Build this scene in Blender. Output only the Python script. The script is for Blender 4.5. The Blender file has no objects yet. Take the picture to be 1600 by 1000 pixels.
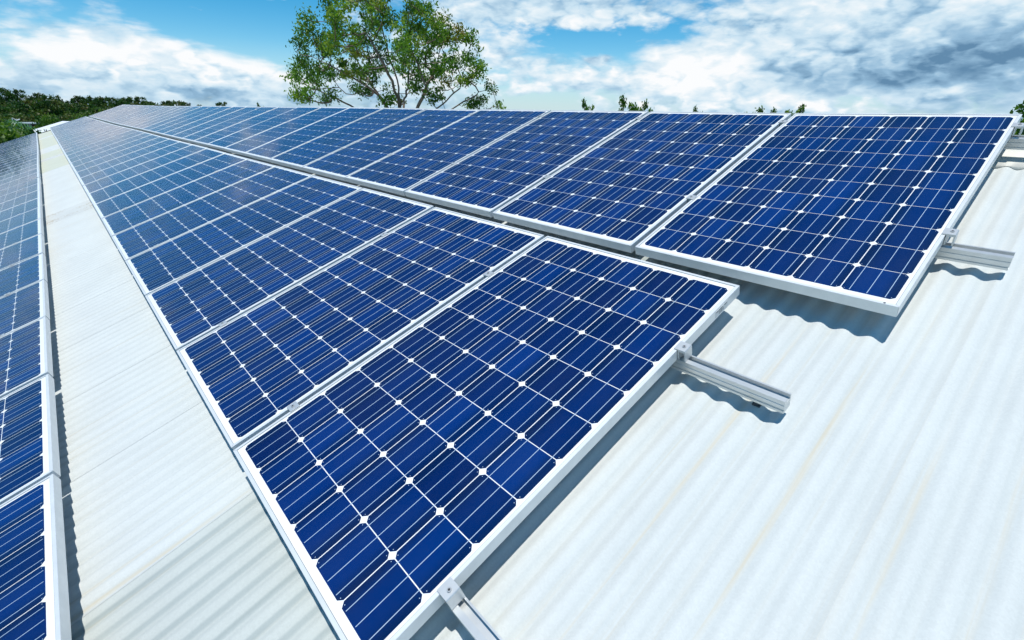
import bpy, bmesh, math, random
import numpy as np
from mathutils import Matrix, Vector

random.seed(7)
rng = np.random.default_rng(11)
S = bpy.context.scene
COL = S.collection

# ------------------------------------------------------------------ camera, sky, sun, exposure
PHI = math.radians(19.68)                       # roof pitch
A = Matrix(((1, 0, 0), (0, math.cos(PHI), -math.sin(PHI)), (0, math.sin(PHI), math.cos(PHI))))
EYE = Vector((1.683, -0.219, 1.115))

cam_d = bpy.data.cameras.new('camera')
cam_d.sensor_width = 36.0
cam_d.lens = 17.02
cam_d.clip_start = 0.05
cam_d.clip_end = 6000
cam = bpy.data.objects.new('camera', cam_d)
COL.objects.link(cam)
CAM_ROT = Matrix(((0.6684, -0.3038, 0.6789), (0.7434, 0.2444, -0.6226), (0.0232, 0.9209, 0.3892)))
cam.matrix_world = Matrix.Translation(EYE) @ CAM_ROT.to_quaternion().normalized().to_matrix().to_4x4()
S.camera = cam

SUN_DIR = (A @ Vector((0.085, 0.21, 1.0))).normalized()
sun_d = bpy.data.lights.new('sun', 'SUN')
sun_d.energy = 4.2
sun_d.angle = math.radians(0.53)
sun_d.color = (1.0, 0.965, 0.90)
sun = bpy.data.objects.new('sun', sun_d)
sun.rotation_euler = SUN_DIR.to_track_quat('Z', 'Y').to_euler()
sun.location = (0, 0, 30)
COL.objects.link(sun)

S.view_settings.view_transform = 'Standard'
S.view_settings.look = 'None'
S.view_settings.exposure = 0.0
S.view_settings.gamma = 1.0
S.view_settings.use_curve_mapping = False


class NT:
    """small helper round a node tree"""
    def __init__(self, tree):
        self.t = tree
        self.n = tree.nodes
        self.l = tree.links

    def node(self, kind, **kw):
        nd = self.n.new(kind)
        for k, v in kw.items():
            setattr(nd, k, v)
        return nd

    def put(self, sock, v):
        if isinstance(v, bpy.types.NodeSocket):
            self.l.new(v, sock)
        elif v is not None:
            sock.default_value = v

    def m(self, op, a, b=None, c=None, clamp=False):
        nd = self.node('ShaderNodeMath', operation=op, use_clamp=clamp)
        self.put(nd.inputs[0], a)
        self.put(nd.inputs[1], b)
        self.put(nd.inputs[2], c)
        return nd.outputs[0]

    def vm(self, op, a, b=None):
        nd = self.node('ShaderNodeVectorMath', operation=op)
        self.put(nd.inputs[0], a)
        if b is not None:
            self.put(nd.inputs[1], b)
        return nd.outputs['Value'] if op in ('DOT_PRODUCT', 'LENGTH') else nd.outputs['Vector']

    def mapr(self, v, a, b, c=0.0, d=1.0, smooth=False):
        nd = self.node('ShaderNodeMapRange')
        nd.interpolation_type = 'SMOOTHSTEP' if smooth else 'LINEAR'
        nd.clamp = True
        self.put(nd.inputs['Value'], v)
        for k, x in zip(('From Min', 'From Max', 'To Min', 'To Max'), (a, b, c, d)):
            self.put(nd.inputs[k], x)
        return nd.outputs['Result']

    def mix(self, f, a, b):
        nd = self.node('ShaderNodeMix', data_type='RGBA')
        self.put(nd.inputs[0], f)
        for s, v in ((nd.inputs[6], a), (nd.inputs[7], b)):
            if not isinstance(v, bpy.types.NodeSocket):
                v = (v[0], v[1], v[2], 1.0)
            self.put(s, v)
        return nd.outputs[2]

    def noise(self, vec, scale, detail=4.0, rough=0.5, dist=0.0):
        nd = self.node('ShaderNodeTexNoise')
        self.put(nd.inputs['Vector'], vec)
        self.put(nd.inputs['Scale'], scale)
        nd.inputs['Detail'].default_value = detail
        nd.inputs['Roughness'].default_value = rough
        nd.inputs['Distortion'].default_value = dist
        return nd.outputs[0]

    def comb(self, x, y, z):
        nd = self.node('ShaderNodeCombineXYZ')
        for s, v in zip(nd.inputs, (x, y, z)):
            self.put(s, v)
        return nd.outputs[0]

    def sep(self, v):
        nd = self.node('ShaderNodeSeparateXYZ')
        self.put(nd.inputs[0], v)
        return nd.outputs


# clouds: (bearing, elevation, half width, half height, amount), degrees, bearing 0 = down the middle of the view
COVER = [(-25.9, 6.23, 4.6, 1.9, -0.50), (-30.5, 7.29, 3.0, 0.96, -0.25), (-22.9, 8.24, 2.8, 1.1, -0.3), (8.0, 7.13, 5.2, 1.2, -0.62), (12.9, 6.58, 2.5, 1.0, -0.3), (3.4, 1.39, 4.1, 0.87, -0.6), (-38.0, 5.59, 7.6, 1.26, 0.10), (-41.1, 2.86, 4.9, 1.63, 0.32), (-34.3, 3.34, 5.3, 1.77, 0.32), (-26.0, 2.8, 4.0, 1.73, 0.45), (-30.9, 1.49, 11.1, 1.17, 0.3), (-15.8, 5.55, 4.4, 3.26, 0.1), (-6.8, 7.08, 4.6, 3.79, 0.25), (3.0, 9.56, 8.3, 1.33, 0.5), (-0.2, 4.97, 4.0, 1.75, 0.35), (7.5, 5.41, 1.6, 0.46, 0.5), (19.9, 4.59, 4.1, 1.55, 0.7), (13.3, 3.4, 8.6, 1.47, 0.4), (27.2, 7.12, 10.3, 2.96, 0.6), (38.2, 5.69, 8.0, 3.15, 0.7), (31.0, 2.1, 12.9, 0.96, 0.35), (-20.3, 7.43, 2.3, 1.04, -0.35), (-21.4, 3.02, 1.5, 2.23, -0.25)]
SHADE = [(38.7, 3.81, 6.2, 1.5, -0.36), (32.1, 3.68, 6.5, 1.4, -0.24), (41.5, 5.08, 3.2, 1.76, -0.35), (25.0, 5.09, 6.3, 1.33, -0.15), (29.3, 8.97, 8.9, 1.04, 0.12), (19.9, 4.7, 3.5, 1.39, 0.5), (15.7, 4.01, 3.7, 1.44, 0.15), (39.4, 2.85, 1.6, 0.38, 0.5), (28.4, 1.81, 9.6, 0.77, 0.35), (-35.2, 3.52, 3.3, 0.98, 0.35), (-39.5, 3.65, 2.5, 0.92, 0.3), (-25.3, 3.65, 2.8, 0.97, 0.5), (-33.4, 1.12, 10.6, 0.83, -0.10), (-33.0, 4.0, 12.0, 2.6, 0.10), (6.2, 10.02, 12.3, 1.05, -0.08), (15.9, 7.39, 8.7, 1.08, -0.18), (36.3, 8.05, 4.8, 0.9, -0.15), (-40.6, 4.66, 6.2, 0.89, -0.05), (13.4, 2.2, 9.3, 0.96, 0.1), (-6.9, 4.19, 4.0, 2.33, 0.15)]


def build_world():
    w = bpy.data.worlds.new('World')
    S.world = w
    w.use_nodes = True
    t = NT(w.node_tree)
    t.n.clear()
    d = t.node('ShaderNodeTexCoord').outputs['Generated']
    d = t.vm('NORMALIZE', d)
    x, y, z = t.sep(d)
    el = t.m('MULTIPLY', t.m('ARCSINE', z), 180 / math.pi)
    b0 = math.radians(138)
    fwd = t.vm('DOT_PRODUCT', d, (math.cos(b0), math.sin(b0), 0))
    rgt = t.vm('DOT_PRODUCT', d, (math.sin(b0), -math.cos(b0), 0))
    az = t.m('MULTIPLY', t.m('ARCTAN2', rgt, fwd), 180 / math.pi)
    # cloud noise lives on the direction itself, flattened so that clouds near the horizon lie long and low
    zz = t.m('MULTIPLY', z, 2.6)
    q = t.comb(x, y, zz)
    q_up = t.comb(x, y, t.m('ADD', zz, 0.030))
    nz = t.node('ShaderNodeTexNoise')
    t.put(nz.inputs['Vector'], q)
    nz.inputs['Scale'].default_value = 22.0
    nz.inputs['Detail'].default_value = 4.0
    shift = t.vm('MULTIPLY', t.vm('SUBTRACT', nz.outputs['Color'], (0.5, 0.5, 0.5)), (0.06, 0.06, 0.06))
    warp = t.noise(q, 9.0, 2.0, 0.5)
    big = t.noise(q, 4.5, 5.0, 0.55, 0.3)
    big_up = t.noise(q_up, 4.5, 5.0, 0.55, 0.3)
    wisp = t.noise(t.comb(x, y, t.m('MULTIPLY', z, 5.0)), 8.0, 6.0, 0.60, 0.6)

    def puffs(vec):
        vo = t.node('ShaderNodeTexVoronoi', feature='F1')
        t.put(vo.inputs['Vector'], t.vm('ADD', vec, shift))
        vo.inputs['Scale'].default_value = 19.0
        vo.inputs['Detail'].default_value = 1.0
        vo.inputs['Roughness'].default_value = 0.5
        return t.m('SUBTRACT', 0.95, t.m('MULTIPLY', vo.outputs['Distance'], 0.75))
    fine = t.noise(q, 18.0, 6.0, 0.62, 0.2)
    zr = t.m('MULTIPLY', z, 1.25)
    pf, pf_up = puffs(t.comb(x, y, zr)), puffs(t.comb(x, y, t.m('ADD', zr, 0.016)))
    billow = t.m('ADD', t.m('MULTIPLY', fine, 0.5), t.m('MULTIPLY', pf, 0.5))
    wob = t.m('MULTIPLY', t.m('SUBTRACT', warp, 0.5), 5.0)
    azw = t.m('ADD', az, t.m('MULTIPLY', wob, 1.6))
    elw = t.m('ADD', el, t.m('MULTIPLY', t.m('SUBTRACT', billow, 0.5), 2.2))
    p = t.comb(azw, elw, 0.0)

    def blobs(lst):
        tot = None
        for a, e, sa, se, k in lst:
            v = t.vm('MULTIPLY', t.vm('SUBTRACT', p, (a, e, 0)), (0.8 / sa, 0.8 / se, 0))
            g = t.m('POWER', math.e, t.m('MULTIPLY', t.vm('DOT_PRODUCT', v, v), -1.0))
            tot = t.m('MULTIPLY', g, k) if tot is None else t.m('MULTIPLY_ADD', g, k, tot)
        return tot

    # cover thins out overhead, thickens towards the horizon
    base = t.m('ADD', t.mapr(el, 9.5, 24.0, 0.44, 0.02), t.mapr(el, -0.5, 2.2, 0.30, 0.0))
    cov = t.m('ADD', t.m('ADD', base, blobs(COVER)), t.m('MULTIPLY', t.m('SUBTRACT', big, 0.5), 1.05))
    cov = t.m('ADD', cov, t.m('MULTIPLY', t.m('SUBTRACT', billow, 0.5), 1.0))
    cov = t.m('ADD', cov, t.m('MULTIPLY', t.m('SUBTRACT', wisp, 0.5), 0.75))
    c = t.mapr(cov, 0.24, 0.74, 0.0, 1.0, True)
    # relief: parts of a cloud with less cloud above them are sunlit
    rel = t.m('MULTIPLY', t.m('SUBTRACT', big, big_up), 0.75)
    rel = t.m('ADD', rel, t.m('MULTIPLY', t.m('SUBTRACT', pf, pf_up), 0.85))
    rel = t.m('ADD', rel, t.m('MULTIPLY', t.m('SUBTRACT', fine, 0.5), 0.30))
    sh = t.m('ADD', t.m('ADD', 0.67, rel), blobs(SHADE))
    sh = t.m('SUBTRACT', sh, t.mapr(el, 0.0, 4.5, 0.21, 0.0))
    sh = t.m('ADD', sh, t.m('MULTIPLY', t.m('SUBTRACT', wisp, 0.5), 0.30), clamp=True)
    ramp = t.node('ShaderNodeValToRGB')
    cr = ramp.color_ramp
    cr.elements[0].position, cr.elements[0].color = 0.0, (0.125, 0.26, 0.42, 1)
    cr.elements[1].position, cr.elements[1].color = 1.0, (0.97, 0.985, 1.0, 1)
    for pos, colr in ((0.30, (0.31, 0.51, 0.70, 1)), (0.58, (0.58, 0.76, 0.89, 1)), (0.80, (0.77, 0.88, 0.95, 1))):
        e = cr.elements.new(pos)
        e.color = colr
    t.l.new(sh, ramp.inputs[0])
    sky = t.node('ShaderNodeTexSky', sky_type='NISHITA')
    sky.sun_disc = False
    sky.sun_elevation = math.asin(SUN_DIR.z)
    sky.sun_rotation = math.atan2(SUN_DIR.x, SUN_DIR.y)
    sky.altitude = 1500
    sky.air_density = 1.0
    sky.dust_density = 0.1
    sky.ozone_density = 2.0
    bg = t.node('ShaderNodeBackground')
    bg.inputs[1].default_value = 0.13
    hs = t.node('ShaderNodeHueSaturation')
    hs.inputs['Saturation'].default_value = 1.55
    hs.inputs['Value'].default_value = 1.0
    hs.inputs['Hue'].default_value = 0.487
    t.l.new(sky.outputs[0], hs.inputs['Color'])
    # low down the air itself is pale blue
    pale = t.mix(t.mapr(el, 0.0, 6.0, 0.75, 0.0), hs.outputs[0], (3.1, 4.9, 6.3))
    t.l.new(pale, bg.inputs[0])
    bc = t.node('ShaderNodeBackground')
    bc.inputs[1].default_value = 1.0
    t.l.new(ramp.outputs[0], bc.inputs[0])
    mx = t.node('ShaderNodeMixShader')
    t.l.new(c, mx.inputs[0])
    t.l.new(bg.outputs[0], mx.inputs[1])
    t.l.new(bc.outputs[0], mx.inputs[2])
    out = t.node('ShaderNodeOutputWorld')
    t.l.new(mx.outputs[0], out.inputs[0])
    w.cycles.sampling_method = 'MANUAL'
    w.cycles.sample_map_resolution = 1024


build_world()

# ------------------------------------------------------------------ small helpers
NX = [40.0, 2.0, -3.0, -7.0, -11.0, -15.0, -20.0, -26.0, -34.0, -60.0]
NZ = [0.0, 0.0, 0.0, 0.0012, -0.0093, -0.0099, -0.0358, -0.0239, -0.0015, -0.0015]


def prof(x):
    """the gentle sag of the old roof along its length"""
    return float(np.interp(-x, [-a for a in NX], NZ))


def slope(x, d=0.45):
    return (prof(x + d) - prof(x - d)) / (2 * d)


def W(x, v, w):
    """roof coordinates (along, up the slope, off the roof) to the world"""
    return A @ Vector((x, v, w))


def frame_at(x, v, w, tilt_v=0.0, tilt_x=0.0):
    r = A @ Matrix.Rotation(tilt_v, 3, 'X') @ Matrix.Rotation(-tilt_x, 3, 'Y')
    return Matrix.Translation(W(x, v, w)) @ r.to_4x4()


def tag(o, label=None, category=None, group=None, kind=None):
    if label:
        o['label'] = label
    if category:
        o['category'] = category
    if group:
        o['group'] = group
    if kind:
        o['kind'] = kind
    return o


def empty(name, mw, label, category, group=None):
    o = bpy.data.objects.new(name, None)
    o.empty_display_size = 0.1
    COL.objects.link(o)
    o.matrix_world = mw
    return tag(o, label, category, group)


def link(name, mesh, parent=None, loc=None, mw=None):
    o = bpy.data.objects.new(name, mesh)
    COL.objects.link(o)
    if parent is not None:
        o.parent = parent
    if mw is not None:
        o.matrix_world = mw
    if loc is not None:
        o.location = loc
    return o


def mesh_from(name, verts, faces, mat, smooth=False):
    me = bpy.data.meshes.new(name)
    me.from_pydata([tuple(v) for v in verts], [], faces)
    me.update()
    if mat is not None:
        for mm in (mat if isinstance(mat, (list, tuple)) else [mat]):
            me.materials.append(mm)
    if smooth:
        me.polygons.foreach_set('use_smooth', [True] * len(me.polygons))
    return me


class MB:
    """collects plain shapes into one mesh"""
    def __init__(self):
        self.v, self.f = [], []

    def box(self, x0, x1, y0, y1, z0, z1):
        b = len(self.v)
        self.v += [(x, y, z) for z in (z0, z1) for y in (y0, y1) for x in (x0, x1)]
        self.f += [tuple(b + i for i in q) for q in ((0, 2, 3, 1), (4, 5, 7, 6), (0, 1, 5, 4), (2, 6, 7, 3), (0, 4, 6, 2), (1, 3, 7, 5))]
        return self

    def prism(self, poly, z0, z1, bottom=True):
        b, n = len(self.v), len(poly)
        self.v += [(x, y, z0) for x, y in poly] + [(x, y, z1) for x, y in poly]
        self.f.append(tuple(b + n + i for i in range(n)))
        if bottom:
            self.f.append(tuple(b + i for i in reversed(range(n))))
        for i in range(n):
            j = (i + 1) % n
            self.f.append((b + i, b + j, b + n + j, b + n + i))
        return self

    def quad(self, a, b_, c, d):
        b = len(self.v)
        self.v += [a, b_, c, d]
        self.f.append((b, b + 1, b + 2, b + 3))
        return self

    def sweep(self, rings, closed=True, caps=True):
        """rings: lists of points, same count each"""
        b, n = len(self.v), len(rings[0])
        for r in rings:
            self.v += list(r)
        for k in range(len(rings) - 1):
            for i in range(n if closed else n - 1):
                j = (i + 1) % n
                self.f.append((b + k * n + i, b + k * n + j, b + (k + 1) * n + j, b + (k + 1) * n + i))
        if caps and closed:
            self.f.append(tuple(b + i for i in reversed(range(n))))
            e = b + (len(rings) - 1) * n
            self.f.append(tuple(e + i for i in range(n)))
        return self

    def tube(self, pts, radii, sides=7):
        rings = []
        up = Vector((0.13, 0.29, 0.95))
        for k, p in enumerate(pts):
            p = Vector(p)
            a = Vector(pts[max(k - 1, 0)])
            c = Vector(pts[min(k + 1, len(pts) - 1)])
            d = (c - a).normalized()
            s = d.cross(up)
            if s.length < 1e-3:
                s = d.cross(Vector((1, 0, 0)))
            s.normalize()
            u = s.cross(d)
            r = radii[k]
            rings.append([tuple(p + (s * math.cos(t) + u * math.sin(t)) * r) for t in [2 * math.pi * i / sides for i in range(sides)]])
        return self.sweep(rings)

    def mesh(self, name, mat, smooth=False):
        return mesh_from(name, self.v, self.f, mat, smooth)


def bevelled(me, width=0.0012, seg=1):
    bm = bmesh.new()
    bm.from_mesh(me)
    bmesh.ops.bevel(bm, geom=list(bm.edges), offset=width, segments=seg, affect='EDGES', clamp_overlap=True)
    bm.to_mesh(me)
    bm.free()
    return me


# ------------------------------------------------------------------ materials
def material(name):
    m = bpy.data.materials.new(name)
    m.use_nodes = True
    t = NT(m.node_tree)
    b = m.node_tree.nodes['Principled BSDF']
    return m, t, b


def simple(name, col, rough=0.6, metal=0.0, spec=0.4, var=0.0, scale=6.0, bump=0.0):
    m, t, b = material(name)
    b.inputs['Roughness'].default_value = rough
    b.inputs['Metallic'].default_value = metal
    b.inputs['Specular IOR Level'].default_value = spec
    if var or bump:
        co = t.node('ShaderNodeTexCoord').outputs['Object']
        n = t.noise(co, scale, 5.0, 0.6)
        k = t.mapr(n, 0.25, 0.75, 1 - var, 1 + var)
        mul = t.node('ShaderNodeVectorMath', operation='SCALE')
        mul.inputs[0].default_value = col
        t.l.new(k, mul.inputs['Scale'])
        t.l.new(mul.outputs[0], b.inputs['Base Color'])
        if bump:
            bp = t.node('ShaderNodeBump')
            bp.inputs['Strength'].default_value = bump
            bp.inputs['Distance'].default_value = 0.01
            t.l.new(n, bp.inputs['Height'])
            t.l.new(bp.outputs[0], b.inputs['Normal'])
    else:
        b.inputs['Base Color'].default_value = (*col, 1)
    return m


def cell_material():
    m, t, b = material('solar_cell_blue')
    info = t.node('ShaderNodeObjectInfo')
    geo = t.node('ShaderNodeNewGeometry')
    rnd = t.m('FRACT', t.m('ADD', info.outputs['Random'], geo.outputs['Random Per Island']))
    co = t.node('ShaderNodeTexCoord').outputs['Object']
    wcl = t.node('ShaderNodeUVMap', uv_map='cell')
    u, v, _ = t.sep(wcl.outputs[0])
    # the nitride coating is thinner towards the two sides of every wafer: a darker navy margin
    edge = t.m('ABSOLUTE', t.m('SUBTRACT', u, 0.5))
    wob = t.m('MULTIPLY', t.m('SUBTRACT', rnd, 0.5), 0.5)
    edge = t.m('ADD', edge, t.m('MULTIPLY', t.m('SUBTRACT', u, 0.5), wob))
    e = t.mapr(edge, 0.16, 0.52, 0.0, 1.0, True)
    fine = t.noise(co, 60.0, 4.0, 0.6)
    base = t.mix(t.m('MULTIPLY_ADD', t.m('SUBTRACT', fine, 0.5), 0.35, rnd, clamp=True), (0.0, 0.0058, 0.068), (0.0, 0.0210, 0.148))
    colr = t.mix(t.m('MULTIPLY', e, 0.75), base, (0.0, 0.0030, 0.034))
    # hair-thin printed fingers across the wafer
    fing = t.m('FRACT', t.m('MULTIPLY', v, 62.0))
    fl = t.m('LESS_THAN', fing, 0.055)
    colr = t.mix(t.m('MULTIPLY', fl, 0.10), colr, (0.35, 0.42, 0.50))
    # a thin film of dust and dried drips on the glass
    wp = t.node('ShaderNodeNewGeometry').outputs['Position']
    du = t.noise(t.vm('MULTIPLY', wp, (1.0, 1.0, 1.0)), 2.2, 6.0, 0.68)
    dr = t.noise(t.vm('MULTIPLY', wp, (14.0, 1.2, 1.2)), 1.0, 4.0, 0.6)
    dust = t.m('MULTIPLY', t.mapr(du, 0.42, 0.80), t.mapr(dr, 0.35, 0.70, 0.3, 1.0))
    colr = t.mix(t.m('MULTIPLY', dust, 0.045), colr, (0.30, 0.32, 0.32))
    t.l.new(t.m('MULTIPLY_ADD', dust, 0.18, 0.05), b.inputs['Coat Roughness'])
    t.l.new(colr, b.inputs['Base Color'])
    b.inputs['Roughness'].default_value = 0.58
    b.inputs['Specular IOR Level'].default_value = 0.22
    b.inputs['Specular Tint'].default_value = (0.0, 0.50, 1.0, 1)
    b.inputs['Coat Weight'].default_value = 0.82
    b.inputs['Coat IOR'].default_value = 1.30
    return m


def roof_material(name, base, stain, stain_amt, rough=0.5, spots=0.0, pans=0.0):
    m, t, b = material(name)
    co = t.node('ShaderNodeTexCoord').outputs['Object']
    oi = t.node('ShaderNodeObjectInfo').outputs['Random']
    x, y, z = t.sep(co)
    seed = t.m('MULTIPLY', oi, 40.0)
    x0 = x
    seed = 0.0
    x = t.sep(t.node('ShaderNodeNewGeometry').outputs['Position'])[0]     # stains run on across the laps
    p = t.comb(x, y, z)
    streak = t.noise(t.comb(t.m('MULTIPLY', x, 22.0), t.m('MULTIPLY', y, 0.55), z), 1.0, 6.0, 0.65)
    patch = t.noise(p, 2.3, 6.0, 0.6)
    spangle = t.node('ShaderNodeTexVoronoi')
    spangle.inputs['Scale'].default_value = 210.0
    t.l.new(p, spangle.inputs['Vector'])
    sp = t.sep(spangle.outputs['Color'])[0]
    grain = t.noise(p, 330.0, 3.0, 0.7)
    k = t.m('MULTIPLY_ADD', t.m('SUBTRACT', sp, 0.5), 0.06, 1.0)
    k = t.m('MULTIPLY_ADD', t.m('SUBTRACT', grain, 0.5), 0.08, k)
    k = t.m('MULTIPLY_ADD', t.m('SUBTRACT', patch, 0.5), 0.22, k)
    sc = t.node('ShaderNodeVectorMath', operation='SCALE')
    sc.inputs[0].default_value = base
    t.l.new(k, sc.inputs['Scale'])
    # water stains run down the pans
    pan = t.mapr(z, 0.0, -0.0065, 0.0, 1.0)
    st = t.m('MULTIPLY', t.mapr(streak, 0.50, 0.78, 0.0, 1.0, True), t.m('MULTIPLY_ADD', pan, 0.75, 0.25))
    colr = t.mix(t.m('MULTIPLY', st, stain_amt), sc.outputs[0], stain)
    # narrow tan run-off line in some pans
    ln = t.m('MULTIPLY', t.mapr(z, -0.0056, -0.0068, 0.0, 1.0), t.mapr(t.noise(t.comb(t.m('MULTIPLY', x, 9.0), t.m('MULTIPLY', y, 0.25), seed), 1.0, 3.0), 0.52, 0.70))
    colr = t.mix(t.m('MULTIPLY', ln, 0.42), colr, (0.46, 0.36, 0.20))
    if spots:
        d = t.noise(p, 45.0, 5.0, 0.7)
        band = t.mapr(t.noise(t.comb(t.m('MULTIPLY', x, 3.0), y, 0.0), 1.6, 4.0), 0.42, 0.60)
        colr = t.mix(t.m('MULTIPLY', t.m('MULTIPLY', t.mapr(d, 0.47, 0.58), band), spots), colr, (0.34, 0.29, 0.21))
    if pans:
        # rib shading painted in as a dark band along one side of every pan
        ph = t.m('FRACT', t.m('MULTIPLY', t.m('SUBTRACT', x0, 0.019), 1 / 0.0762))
        rib_shade = t.m('MULTIPLY', t.mapr(ph, 0.22, 0.34, 0.0, 1.0, True), t.mapr(ph, 0.42, 0.62, 1.0, 0.0, True))
        rib_shade = t.m('MULTIPLY', rib_shade, t.mapr(streak, 0.25, 0.6, 0.55, 1.0))
        colr = t.mix(t.m('MULTIPLY', rib_shade, pans), colr, (0.20, 0.26, 0.27))
    t.l.new(colr, b.inputs['Base Color'])
    b.inputs['Roughness'].default_value = rough + 0.15
    b.inputs['Specular IOR Level'].default_value = 0.15
    bp = t.node('ShaderNodeBump')
    bp.inputs['Strength'].default_value = 0.12
    bp.inputs['Distance'].default_value = 0.004
    t.l.new(patch, bp.inputs['Height'])
    t.l.new(bp.outputs[0], b.inputs['Normal'])
    return m


def leaf_material(name, cols, trans=0.35):
    m, t, b = material(name)
    at = t.node('ShaderNodeAttribute', attribute_name='tone')
    ramp = t.node('ShaderNodeValToRGB')
    cr = ramp.color_ramp
    while len(cr.elements) < len(cols):
        cr.elements.new(0.5)
    for i, c in enumerate(cols):
        cr.elements[i].position = i / (len(cols) - 1)
        cr.elements[i].color = (*c, 1)
    t.l.new(at.outputs['Fac'], ramp.inputs[0])
    t.l.new(ramp.outputs[0], b.inputs['Base Color'])
    b.inputs['Roughness'].default_value = 0.5
    b.inputs['Specular IOR Level'].default_value = 0.3
    tr = t.node('ShaderNodeBsdfTranslucent')
    g = t.node('ShaderNodeMix', data_type='RGBA', blend_type='MULTIPLY')
    g.inputs[0].default_value = 1.0
    t.l.new(ramp.outputs[0], g.inputs[6])
    g.inputs[7].default_value = (1.3, 1.5, 0.5, 1)
    t.l.new(g.outputs[2], tr.inputs[0])
    mx = t.node('ShaderNodeMixShader')
    mx.inputs[0].default_value = trans
    t.l.new(b.outputs[0], mx.inputs[1])
    t.l.new(tr.outputs[0], mx.inputs[2])
    t.l.new(mx.outputs[0], m.node_tree.nodes['Material Output'].inputs[0])
    return m


M_CELL = cell_material()
M_RIBBON = simple('busbar_silver', (0.40, 0.53, 0.67), 0.35, 0.0, 0.5)
M_BACK = simple('backsheet_white', (0.83, 0.85, 0.86), 0.25, 0.0, 0.5)
M_FRAME = simple('anodised_frame', (0.74, 0.765, 0.765), 0.42, 0.25, 0.5, 0.07, 14.0)
M_RAIL = simple('mill_aluminium', (0.64, 0.66, 0.655), 0.36, 0.60, 0.5, 0.06, 30.0)
M_CLAMP = simple('clamp_aluminium', (0.62, 0.64, 0.64), 0.42, 0.55, 0.5, 0.05, 60.0)
M_BOLT = simple('bolt_steel', (0.52, 0.53, 0.53), 0.40, 0.6, 0.5)
M_DARK = simple('bolt_socket_dark', (0.02, 0.022, 0.025), 0.6)
M_LIPLINE = simple('lip_line_grey', (0.30, 0.32, 0.32), 0.7)
M_FOOT = simple('foot_galvanised', (0.10, 0.11, 0.12), 0.6, 0.3)
M_STICK = simple('sticker_white', (0.62, 0.64, 0.64), 0.5)
M_PRINT = simple('sticker_print', (0.20, 0.22, 0.23), 0.6)
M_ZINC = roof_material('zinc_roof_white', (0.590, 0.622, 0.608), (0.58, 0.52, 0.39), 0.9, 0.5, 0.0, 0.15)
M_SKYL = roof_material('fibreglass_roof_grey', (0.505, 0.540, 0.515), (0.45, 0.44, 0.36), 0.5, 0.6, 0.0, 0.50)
M_CREAM = roof_material('fibreglass_roof_cream', (0.545, 0.575, 0.49), (0.46, 0.42, 0.30), 0.5, 0.6)
M_LICHEN = roof_material('zinc_roof_lichen', (0.56, 0.59, 0.58), (0.50, 0.43, 0.30), 0.8, 0.6, 0.8)
M_CAP = simple('ridge_cap_zinc', (0.60, 0.60, 0.55), 0.55, 0.1, 0.4, 0.05, 5.0)
M_BARGE = simple('barge_brown', (0.10, 0.065, 0.045), 0.6)
M_WALLZ = simple('shed_wall', (0.50, 0.52, 0.50), 0.7, 0, 0.3, 0.05, 2.0)

# ------------------------------------------------------------------ ground
def ground_mesh():
    nr, na = 60, 96
    v, f = [(0, 0, 0)], []
    for i in range(1, nr + 1):
        r = 4.0 * (1.115 ** i)
        for k in range(na):
            a = 2 * math.pi * k / na
            v.append((r * math.cos(a), r * math.sin(a), 0))
    out = []
    for x, y, _ in v:
        X, Y = x - 15, y
        d = math.hypot(X + 15, Y)
        z = -6.6
        # rises to a wooded slope past the far gable, falls away behind the ridge
        rise = max(0.0, (-X - 70) / 120)
        z += min(rise, 1.0) ** 1.3 * 1.2 * math.exp(-((Y - 5) / 90) ** 2)
        z -= min(max(Y - 30, 0) / 400, 1.0) * 12
        z += 0.35 * math.sin(X * 0.05 + 1) * math.sin(Y * 0.06) * min(1, d / 60)
        out.append((X, Y, z))
    for k in range(na):
        f.append((0, 1 + k, 1 + (k + 1) % na))
    for i in range(nr - 1):
        for k in range(na):
            a = 1 + i * na + k
            b = 1 + i * na + (k + 1) % na
            f.append((a, a + na, b + na, b))
    return out, f


m, t, b = material('grass_ground')
co = t.node('ShaderNodeTexCoord').outputs['Object']
n1 = t.noise(co, 0.06, 8.0, 0.6)
n2 = t.noise(co, 1.6, 6.0, 0.65)
cg = t.mix(t.mapr(n1, 0.35, 0.65), (0.035, 0.085, 0.016), (0.085, 0.12, 0.03))
cg = t.mix(t.mapr(n2, 0.45, 0.75, 0.0, 0.6), cg, (0.02, 0.05, 0.01))
t.l.new(cg, b.inputs['Base Color'])
b.inputs['Roughness'].default_value = 0.9
gv, gf = ground_mesh()
g = link('ground', mesh_from('ground', gv, gf, m, True))
tag(g, kind='structure')


def ground_z(x, y):
    rise = max(0.0, (-x - 70) / 120)
    z = -6.6 + min(rise, 1.0) ** 1.3 * 1.2 * math.exp(-((y - 5) / 90) ** 2)
    z -= min(max(y - 30, 0) / 400, 1.0) * 12
    return z


# ------------------------------------------------------------------ the shed and its corrugated roof
PITCH = 0.0762
SHEET = PITCH * 10
CREST = -0.124
AMP = 0.0068
MIDW = CREST - AMP
X_END = -33.72
EAVE, RIDGE = -3.1, 3.44
shed = empty('shed', Matrix.Translation((-15, 0, -6.6)), 'long shed with a white corrugated roof carrying three rows of solar panels', 'building')


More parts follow.
